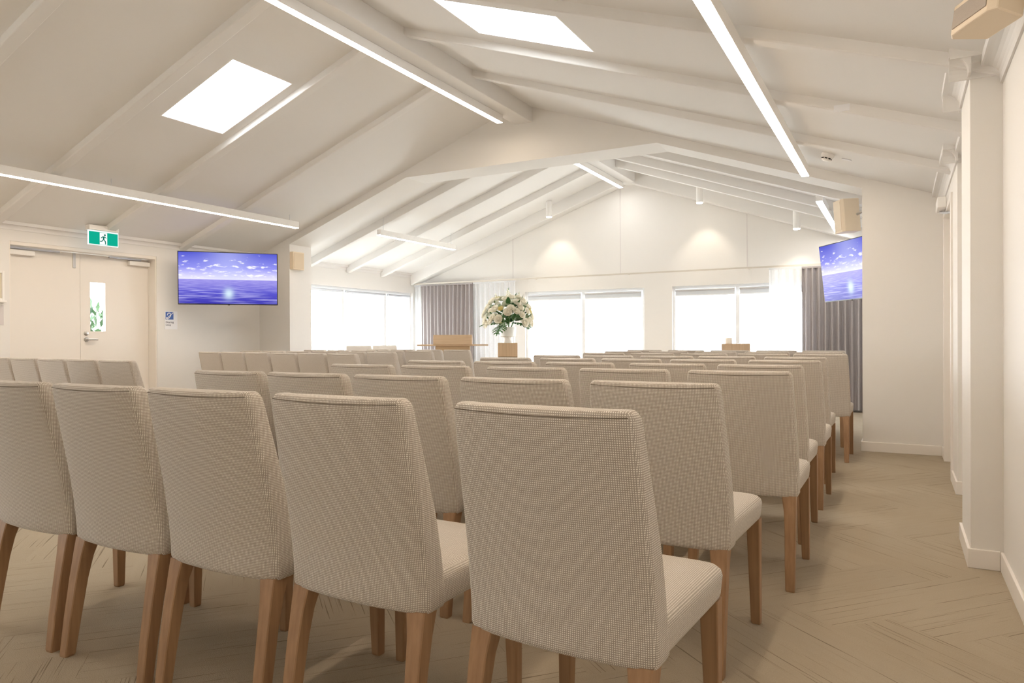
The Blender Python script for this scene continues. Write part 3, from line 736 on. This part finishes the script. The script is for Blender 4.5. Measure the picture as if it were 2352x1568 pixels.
def backrest_mesh():
    mb = MB(); ls = []
    z0, z1 = 0.378, 0.907
    lv = [(z0, 0.012), (z0+0.004, 0.005), (z0+0.014, 0.0)] + [(z0+0.014+(z1-0.045-z0-0.014)*k/12, 0.0) for k in range(1, 13)]
    lv += [(z1-0.022, 0.0005), (z1-0.013, 0.0025), (z1-0.006, 0.006), (z1-0.0015, 0.0105), (z1, 0.015)]
    for z, ins in lv:
        hw, yr, t = lerp(HW, z)-ins, lerp(REAR, z)+ins*0.55, lerp(THICK, z)-ins*1.1
        row = []
        for x, y in rrect(hw, yr, yr+t, min(0.017, t*0.42)):
            q = (x/0.226)**2
            row.append((x, y + 0.022*q - 0.008, z + (0.005*q if z > 0.85 else 0)))
        ls.append(row)
    mb.loops(ls)
    return mb
def seam_mesh():
    mb = MB(); z1 = 0.907
    # dark stitched seam along the rear top edge and down the corner
    for kk in range(16):
        xa, xb = -0.205+0.41*kk/16, -0.205+0.41*(kk+1)/16
        def pt(x, z):
            return (x, lerp(REAR, z) + 0.003*0.55 + 0.022*(x/0.226)**2 - 0.0093, z + 0.005*(x/0.226)**2)
        za = z1-0.0145
        a, b = pt(xa, za), pt(xb, za)
        mb.add([a, b, (b[0], b[1]+0.0007, b[2]+0.0020), (a[0], a[1]+0.0007, a[2]+0.0020)], [(0, 1, 2, 3)], 0)
    return mb
def seat_mesh():
    mb = MB(); ls = []
    z0, z1 = 0.380, 0.472
    lv = [(z0, 0.010), (z0+0.006, 0.003), (z0+0.016, 0.0), (z1-0.030, -0.004), (z1-0.016, -0.001), (z1-0.006, 0.008), (z1, 0.024)]
    for z, ins in lv:
        row = []
        for x, y in rrect(0.2255-ins, 0.100+max(0, ins)*0.3, 0.560-ins, 0.034):
            f = (y-0.10)/0.455
            row.append((x*(0.985+0.02*f), y, z))
        ls.append(row)
    # crowned top
    cx, cyy = 0.0, 0.33
    for k, (s, dz) in enumerate(((0.72, 0.006), (0.42, 0.010), (0.12, 0.0115))):
        ls.append([((x-cx)*s+cx, (y-cyy)*s+cyy, z1+dz) for x, y, z in ls[6]])
    mb.loops(ls); return mb
def leg_mesh(sx, rear):
    mb = MB(); ls = []
    if rear: st = [(0.0, 0.021, 0.0165), (0.006, 0.0215, 0.018), (0.12, 0.037, 0.0200), (0.25, 0.058, 0.0215), (0.32, 0.072, 0.0235), (0.360, 0.082, 0.0265), (0.385, 0.089, 0.0285)]
    else: st = [(0.0, 0.520, 0.0150), (0.006, 0.520, 0.0165), (0.20, 0.5185, 0.0200), (0.387, 0.517, 0.0235)]
    for z, y, hs in st:
        xo = sx*((0.221 if rear else 0.228) - hs)
        c = 0.003
        ls.append([(xo-hs+c, y-hs, z), (xo+hs-c, y-hs, z), (xo+hs, y-hs+c, z), (xo+hs, y+hs-c, z), (xo+hs-c, y+hs, z), (xo-hs+c, y+hs, z), (xo-hs, y+hs-c, z), (xo-hs, y-hs+c, z)])
    mb.loops(ls); return mb
def make_chair():
    t = thing('dining_chair', '', 'chair')
    seat_mesh().build('seat', WEAVE, t, smooth=True, uv=True)
    br = backrest_mesh().build('backrest', WEAVE, t, smooth=True, uv=True)
    seam_mesh().build('seam', SEAM, br)
    for rear in (True, False):
        for sx in (-1, 1): leg_mesh(sx, rear).build('leg', OAK, t)
    return t
proto = make_chair(); used = [False]
def place(x, y, rz, label, group):
    if not used[0]:
        used[0] = True; proto.location = (x, y, 0); proto.rotation_euler = (0, 0, rz); proto['label'] = label; proto['group'] = group; return proto
    return dup(proto, (x, y, 0), rz, label, group)
ROWN = ['rearmost row', 'second row from the rear', 'third row from the rear', 'fourth row from the rear', 'middle row', 'fourth row from the lectern', 'third row from the lectern', 'second row from the lectern', 'front row']
SEATN = ['seat beside the bare side wall', 'second seat from the bare side wall', 'third seat from the bare side wall', 'fourth seat from the bare side wall', 'centre aisle seat']
ROWS = [(1.355, (-0.66, -1.235, -1.745, -2.24, -2.73)), (2.225, (-0.70, -1.21, -1.717, -2.20, -2.675)), (3.12, (-0.605, -1.12, -1.625, -2.165, -2.665)),
        (3.87, (-0.645, -1.135, -1.66, -2.165, -2.68)), (4.70, (-0.635, -1.14, -1.63, -2.11, -2.62)), (5.55, (-0.675, -1.165, -1.63, -2.12, -2.59)),
        (6.58, (-0.60, -1.07, -1.585, -2.07, -2.56)), (7.48, (-0.69, -1.175, -1.68, -2.18, -2.68)), (8.28, (-0.72, -1.20, -1.70, -2.20, -2.70))]
rj = random.Random(3)
ROT = {(0, 0): -3.2, (0, 1): -1.0, (0, 2): 0.3, (1, 0): -2.2, (1, 1): -0.5}
DYS = {(0, 0): -0.02}
for k, (y, xs) in enumerate(ROWS):
    for i, x in enumerate(xs):
        place(x, y+DYS.get((k, i), 0), math.radians(ROT.get((k, i), rj.uniform(-0.3, 0.3))), 'oatmeal chair, %s, %s' % (SEATN[i], ROWN[k]), 'chairs in the block by the bare side wall')
def lrow(c, rot, n, pitch, rown, names):
    r = math.radians(rot); d = (math.cos(r), math.sin(r))
    for i in range(n):
        place(c[0]-d[0]*pitch*i, c[1]-d[1]*pitch*i, r, 'oatmeal chair, %s, %s' % (names[i], rown), 'chairs in the block by the exit doors')
NM = ['centre aisle end', 'second from the centre aisle', 'third from the centre aisle', 'fourth from the centre aisle', 'fifth from the centre aisle', 'sixth from the centre aisle']
lrow((-4.895, 3.11), -5, 6, 0.48, 'row before the exit doors', NM)
lrow((-4.94, 2.20), -4, 3, 0.478, 'row behind the one before the exit doors', NM)
lrow((-4.95, 5.50), -7, 6, 0.47, 'row under the corner television', NM)
lrow((-5.08, 6.28), -6, 6, 0.47, 'row just before the square wall opening', NM)
lrow((-5.13, 7.05), -6, 5, 0.47, 'row in the wall opening', NM)
lrow((-5.10, 7.85), -5, 4, 0.47, 'row facing the lectern', NM)
# two higher pale chairs by the side window
ch = dup(proto, (-7.75, 9.00, 0), math.radians(-120), 'pale high chair beside the side window, away from the lectern', 'pair of chairs by the side window')
ch2 = dup(proto, (-7.66, 9.55, 0), math.radians(-122), 'pale high chair by the side window, the one closer to the lectern', 'pair of chairs by the side window')
for c_ in (ch, ch2): c_.scale = (1, 1, 1.045)

# ------------------------------------------------------------------ lectern
t = thing('lectern', 'wooden lectern with wide side shelf in front of the grey curtain', 'lectern', (-6.27, 9.55, 0), math.radians(31))
MB().box(-0.30, 0.30, -0.22, 0.22, 0.0, 0.05).build('base', PALEOAK, t, bevel=0.004)
MB().box(-0.075, 0.075, -0.10, 0.12, 0.05, 0.82).build('stem', PALEOAKV, t, bevel=0.003)
MB().box(-0.27, 0.27, -0.14, 0.18, 0.80, 0.945).build('body', mat('darker_oak_body', (0.46, 0.33, 0.20), 0.5), t, bevel=0.003)  # body a darker brown than the shelf above it
MB().box(-0.56, 0.56, -0.17, 0.20, 0.945, 0.966).build('shelf', PALEOAK, t, bevel=0.003)
bx = MB(); bx.prism([(-0.305, -0.19, 0.966), (-0.305, 0.20, 0.966), (-0.305, 0.20, 1.04), (-0.305, -0.19, 1.118)], (0.61, 0, 0))
bx.build('reading_box', PALEOAK, t, bevel=0.003)

# ------------------------------------------------------------------ pedestals, vase, flowers, candle
def pedestal(loc, w, h_, lab, rzd):
    t = thing('pedestal', lab, 'pedestal', loc, math.radians(rzd))
    MB().box(-w/2, w/2, -w/2, w/2, 0, h_-0.215).build('plinth', PALEOAKV, t, bevel=0.002)
    MB().box(-w/2+0.003, w/2-0.003, -w/2+0.003, w/2-0.003, h_-0.215, h_-0.208).build('shadow_gap', DARK, t)
    MB().box(-w/2, w/2, -w/2, w/2, h_-0.208, h_).build('top_block', PALEOAKV, t, bevel=0.002)
    return t
PX, PY, PH = -5.30, 9.60, 0.988
pedestal((PX, PY, 0), 0.30, PH, 'wooden pedestal carrying the white flower arrangement', 28)
QX, QY, QH = -1.94, 9.90, 0.975
pedestal((QX, QY, 0), 0.36, QH, 'wooden pedestal with a small candle, in front of the far window', 7)
t = thing('vase', 'white footed ceramic vase holding the flowers', 'vase', (PX, PY, PH))
MB().lathe([(0.0, 0.0), (0.082, 0.0), (0.080, 0.008), (0.066, 0.05), (0.063, 0.085), (0.070, 0.095)], 32).build('foot', CERAMIC, t, smooth=True)
MB().lathe([(0.02, 0.093), (0.105, 0.095), (0.122, 0.105), (0.124, 0.16), (0.128, 0.245), (0.121, 0.245), (0.115, 0.12), (0.02, 0.108)], 32).build('bowl', CERAMIC, t, smooth=True)
t = thing('candle', 'small ivory candle on the far wooden pedestal', 'candle', (QX-0.10, QY-0.02, QH))
MB().lathe([(0.0, 0.0), (0.045, 0.0), (0.045, 0.075), (0.040, 0.08), (0.0, 0.078)], 24).build('wax', WAX, t, smooth=True)
MB().tube([(0, 0, 0.078), (0.002, 0, 0.092)], 0.0022, 6).build('wick', INK, t)

FA = thing('flower_arrangement', 'large arrangement of white flowers and green leaves on the pedestal', 'flowers', (PX, PY, PH+0.252))
rf = random.Random(11)
def frame_to(d):
    d = Vector(d).normalized(); q = Vector((0, 0, 1)) if abs(d.z) < 0.95 else Vector((1, 0, 0))
    x = q.cross(d).normalized(); y = d.cross(x); return Matrix((x, y, d)).transposed().to_4x4()
def bloom_mesh(rad, layers, petals):
    mb = MB()
    for L in range(layers):
        f = L/max(1, layers-1); tilt = math.radians(18 + 62*f); rr = rad*(1-0.45*f)
        for p_ in range(petals-L):
            a = 2*math.pi*(p_+0.5*L)/(petals-L)
            Mx = Matrix.Rotation(a, 4, 'Z') @ Matrix.Rotation(-tilt, 4, 'Y')
            w = rr*0.42; pts = []
            for i, (s_, ww, zz) in enumerate(((0.05, 0.25, 0), (0.4, 0.85, -0.06), (0.75, 1.0, -0.02), (1.0, 0.45, 0.10))):
                pts.append([(rr*s_, -w*ww, rr*zz+rr*0.06), (rr*s_, 0, rr*zz-rr*0.05), (rr*s_, w*ww, rr*zz+rr*0.06)])
            mb.loops(pts, 0, cap=False, closed=False, M=Mx)
    mb.lathe([(0.0, rad*0.1), (rad*0.22, rad*0.18), (rad*0.25, rad*0.32), (rad*0.1, rad*0.42), (0.0, rad*0.43)], 10, 1, cap=False)
    return mb
BL = [bloom_mesh(0.078, 6, 12), bloom_mesh(0.064, 6, 11), bloom_mesh(0.050, 5, 9)]
protos = []
for b_, ms in ((BL[0], [PETAL, PETAL]), (BL[1], [PETAL, PETALY]), (BL[2], [PETALY, PETALY]), (BL[2], [PETAL, LEAFP])):
    o = b_.build('bloom', ms, FA, smooth=True); protos.append(o)
place_b = []
for k in range(64):
    for _ in range(60):
        a = rf.uniform(0, 2*math.pi); zf = rf.random()**0.8
        z = 0.03 + 0.40*zf; R_ = 0.36*math.sqrt(max(0.05, 1-(max(0, zf-0.25)/0.85)**2))
        p_ = Vector((R_*math.cos(a), R_*0.85*math.sin(a), z))
        if all((p_-q).length > 0.075 for q, _i in place_b): break
    place_b.append((p_, rf.choice((0, 0, 1, 1, 3, 1, 2 if rf.random() < 0.35 else 0))))
first = [True]*4
for p_, i in place_b:
    o = protos[i] if first[i] else protos[i].copy()
    if not first[i]: COL.objects.link(o)
    first[i] = False
    o.matrix_local = Matrix.Translation(p_) @ frame_to(Vector((p_.x, p_.y, (p_.z-0.02)*0.9))) @ Matrix.Rotation(rf.uniform(0, 6), 4, 'Z')
# tall spikes of small buds
def spike(p0, d, n=12, ln=0.2):
    mb = MB(); F = frame_to(d)
    mb.tube([p0, Vector(p0)+Vector(d).normalized()*ln], 0.004, 6, 1)
    for i in range(n):
        a = i*2.4; s_ = i/n; q = Matrix.Translation(Vector(p0)+Vector(d).normalized()*ln*(0.25+0.75*s_)) @ F
        r = 0.024*(1-0.6*s_)
        mb.lathe([(0.0, -r), (r*0.8, -r*0.4), (r, 0.1*r), (r*0.7, r*0.8), (0.0, r)], 8, 0, q @ Matrix.Translation((0.020*math.cos(a)*(1-0.5*s_), 0.020*math.sin(a)*(1-0.5*s_), 0)), cap=False)
    return mb.build('flower_spike', [PETAL, LEAFP], FA, smooth=True)
for p0, d, ln in (((-0.17, 0, 0.28), (-0.18, 0, 1), 0.24), ((0.02, -0.05, 0.34), (0.05, 0, 1), 0.24), ((0.16, 0, 0.28), (0.16, 0.05, 1), 0.25), ((-0.02, 0.10, 0.34), (-0.05, 0.1, 1), 0.20)):
    spike(p0, d, 14, ln)
def blade(p0, d, ln, w, mtl=LEAF):
    mb = MB(); F = frame_to(d); ls = []
    for i in range(7):
        s_ = i/6; ww = w*math.sin(math.pi*(0.12+0.88*s_))**0.8 if s_ < 1 else 0.001
        ls.append([F @ Vector((-ww, -0.15*ww+0.10*ln*s_*s_, ln*s_)), F @ Vector((0, 0.10*ln*s_*s_+0.25*ww, ln*s_)), F @ Vector((ww, -0.15*ww+0.10*ln*s_*s_, ln*s_))])
    mb.loops([[Vector(p0)+q for q in r] for r in ls], 0, cap=False, closed=False)
    return mb.build('leaf', mtl, FA, smooth=True)
for (p0, d, ln, w) in (((0.0, 0, 0.40), (0.02, 0, 1), 0.21, 0.022), ((0.10, 0, 0.36), (0.28, 0, 1), 0.17, 0.03), ((-0.20, 0, 0.26), (-0.25, 0, 1), 0.24, 0.012), ((-0.28, 0, 0.18), (-0.45, 0, 1), 0.22, 0.014),
        ((0.2, 0, 0.28), (0.25, 0, 1), 0.22, 0.012), ((0.26, 0, 0.2), (0.6, 0, 1), 0.22, 0.02), ((-0.31, 0, 0.1), (-0.9, 0, 0.8), 0.14, 0.03), ((0.3, 0, 0.12), (0.95, 0.1, 0.5), 0.14, 0.025)):
    blade(p0, d, ln, w)
for k in range(60):
    a = rf.uniform(0, 2*math.pi); z = rf.uniform(0.03, 0.38)*(0.4+0.6*rf.random())+0.012; rr = rf.uniform(0.16, 0.30)
    blade((rr*0.6*math.cos(a), rr*0.6*math.sin(a), z), (math.cos(a), math.sin(a), rf.uniform(-0.1, 0.8)), rf.uniform(0.16, 0.24), rf.uniform(0.025, 0.04), rf.choice((LEAF, LEAF, LEAFP)))
def monstera(p0, d, droop, ln, w):
    """lobed leaf: separate fingers along a curved midrib joined at the middle"""
    mb = MB(); d = Vector(d).normalized(); side = d.cross(Vector((0, 0, 1))).normalized(); n_ = side.cross(d)
    def mid(s_): return Vector(p0) + d*ln*s_ + Vector((0, 0, -droop*s_*s_))
    N = 6
    for sgn in (-1, 1):
        for i in range(N):
            s0, s1 = 0.08+0.86*i/N, 0.08+0.86*(i+0.72)/N
            L = w*math.sin(math.pi*(0.18+0.75*(i+0.5)/N))
            a, b = mid(s0), mid(s1)
            tip = side*sgn*L + d*ln*0.10 + Vector((0, 0, -0.18*L))
            h0 = side*sgn*L*0.45
            mb.add([a, b, b+h0+Vector((0, 0, 0.01)), a+h0+d*0.01+Vector((0, 0, 0.01)), b+tip, a+tip*0.93], [(0, 1, 2, 3), (3, 2, 4, 5)], 0)
            mb.add([mid(s1), mid(min(1, s1+0.06)), mid(min(1, s1+0.06))+h0*0.5, mid(s1)+h0*0.5], [(0, 1, 2, 3)], 0)
    mb.tube([mid(k/8) for k in range(9)], 0.004, 6, 0)
    return mb.build('monstera_leaf', LEAF, FA, smooth=True)
monstera((-0.10, -0.08, 0.04), (-1, -0.15, 0.12), 0.08, 0.34, 0.11)
monstera((0.0, -0.150, 0.01), (-0.02, -0.55, -0.06), 0.14, 0.20, 0.13)
monstera((0.10, -0.06, 0.05), (1, -0.1, 0.1), 0.16, 0.34, 0.10)
monstera((0.08, 0.1, 0.05), (0.8, 0.6, 0.1), 0.12, 0.28, 0.10)
monstera((-0.08, 0.1, 0.05), (-0.8, 0.6, 0.1), 0.12, 0.28, 0.10)
st = MB()
for k in range(7):
    a = k*0.9; st.tube([(0.03*math.cos(a), 0.03*math.sin(a), -0.11), (0.12*math.cos(a), 0.12*math.sin(a), 0.16)], 0.006, 6)
st.build('stems', LEAFP, FA)

# ------------------------------------------------------------------ shrub outside the exit doors
SH = thing('shrub', 'green shrub outside seen through the narrow door window', 'shrub', (-11.0, 6.62, -0.22))
MB().tube([(0, 0, 0), (0.05, 0, 0.6), (0, 0.05, 1.2)], 0.04, 8).build('trunk', STEM, SH)
lm = MB(); rs = random.Random(5)
for k in range(1500):
    th, ph, r = rs.uniform(0, 6.283), math.acos(rs.uniform(-1, 1)), 0.95*rs.random()**0.4
    p_ = Vector((r*math.sin(ph)*math.cos(th), r*math.sin(ph)*math.sin(th), 1.1+0.85*r*math.cos(ph)))
    Fm = Matrix.Translation(p_) @ Matrix.Rotation(rs.uniform(0, 6), 4, 'Z') @ Matrix.Rotation(rs.uniform(0, 3), 4, 'X')
    s_ = rs.uniform(0.06, 0.12)
    lm.add([(-s_*0.4, 0, 0), (0, -s_, 0.005), (s_*0.4, 0, 0), (0, s_, 0.005)], [(0, 1, 2, 3)], 0, Fm)
lm.build('foliage', mat('shrub_leaf', (0.045, 0.10, 0.038), 0.6, 0.3, var=0.4, scale=9), SH)
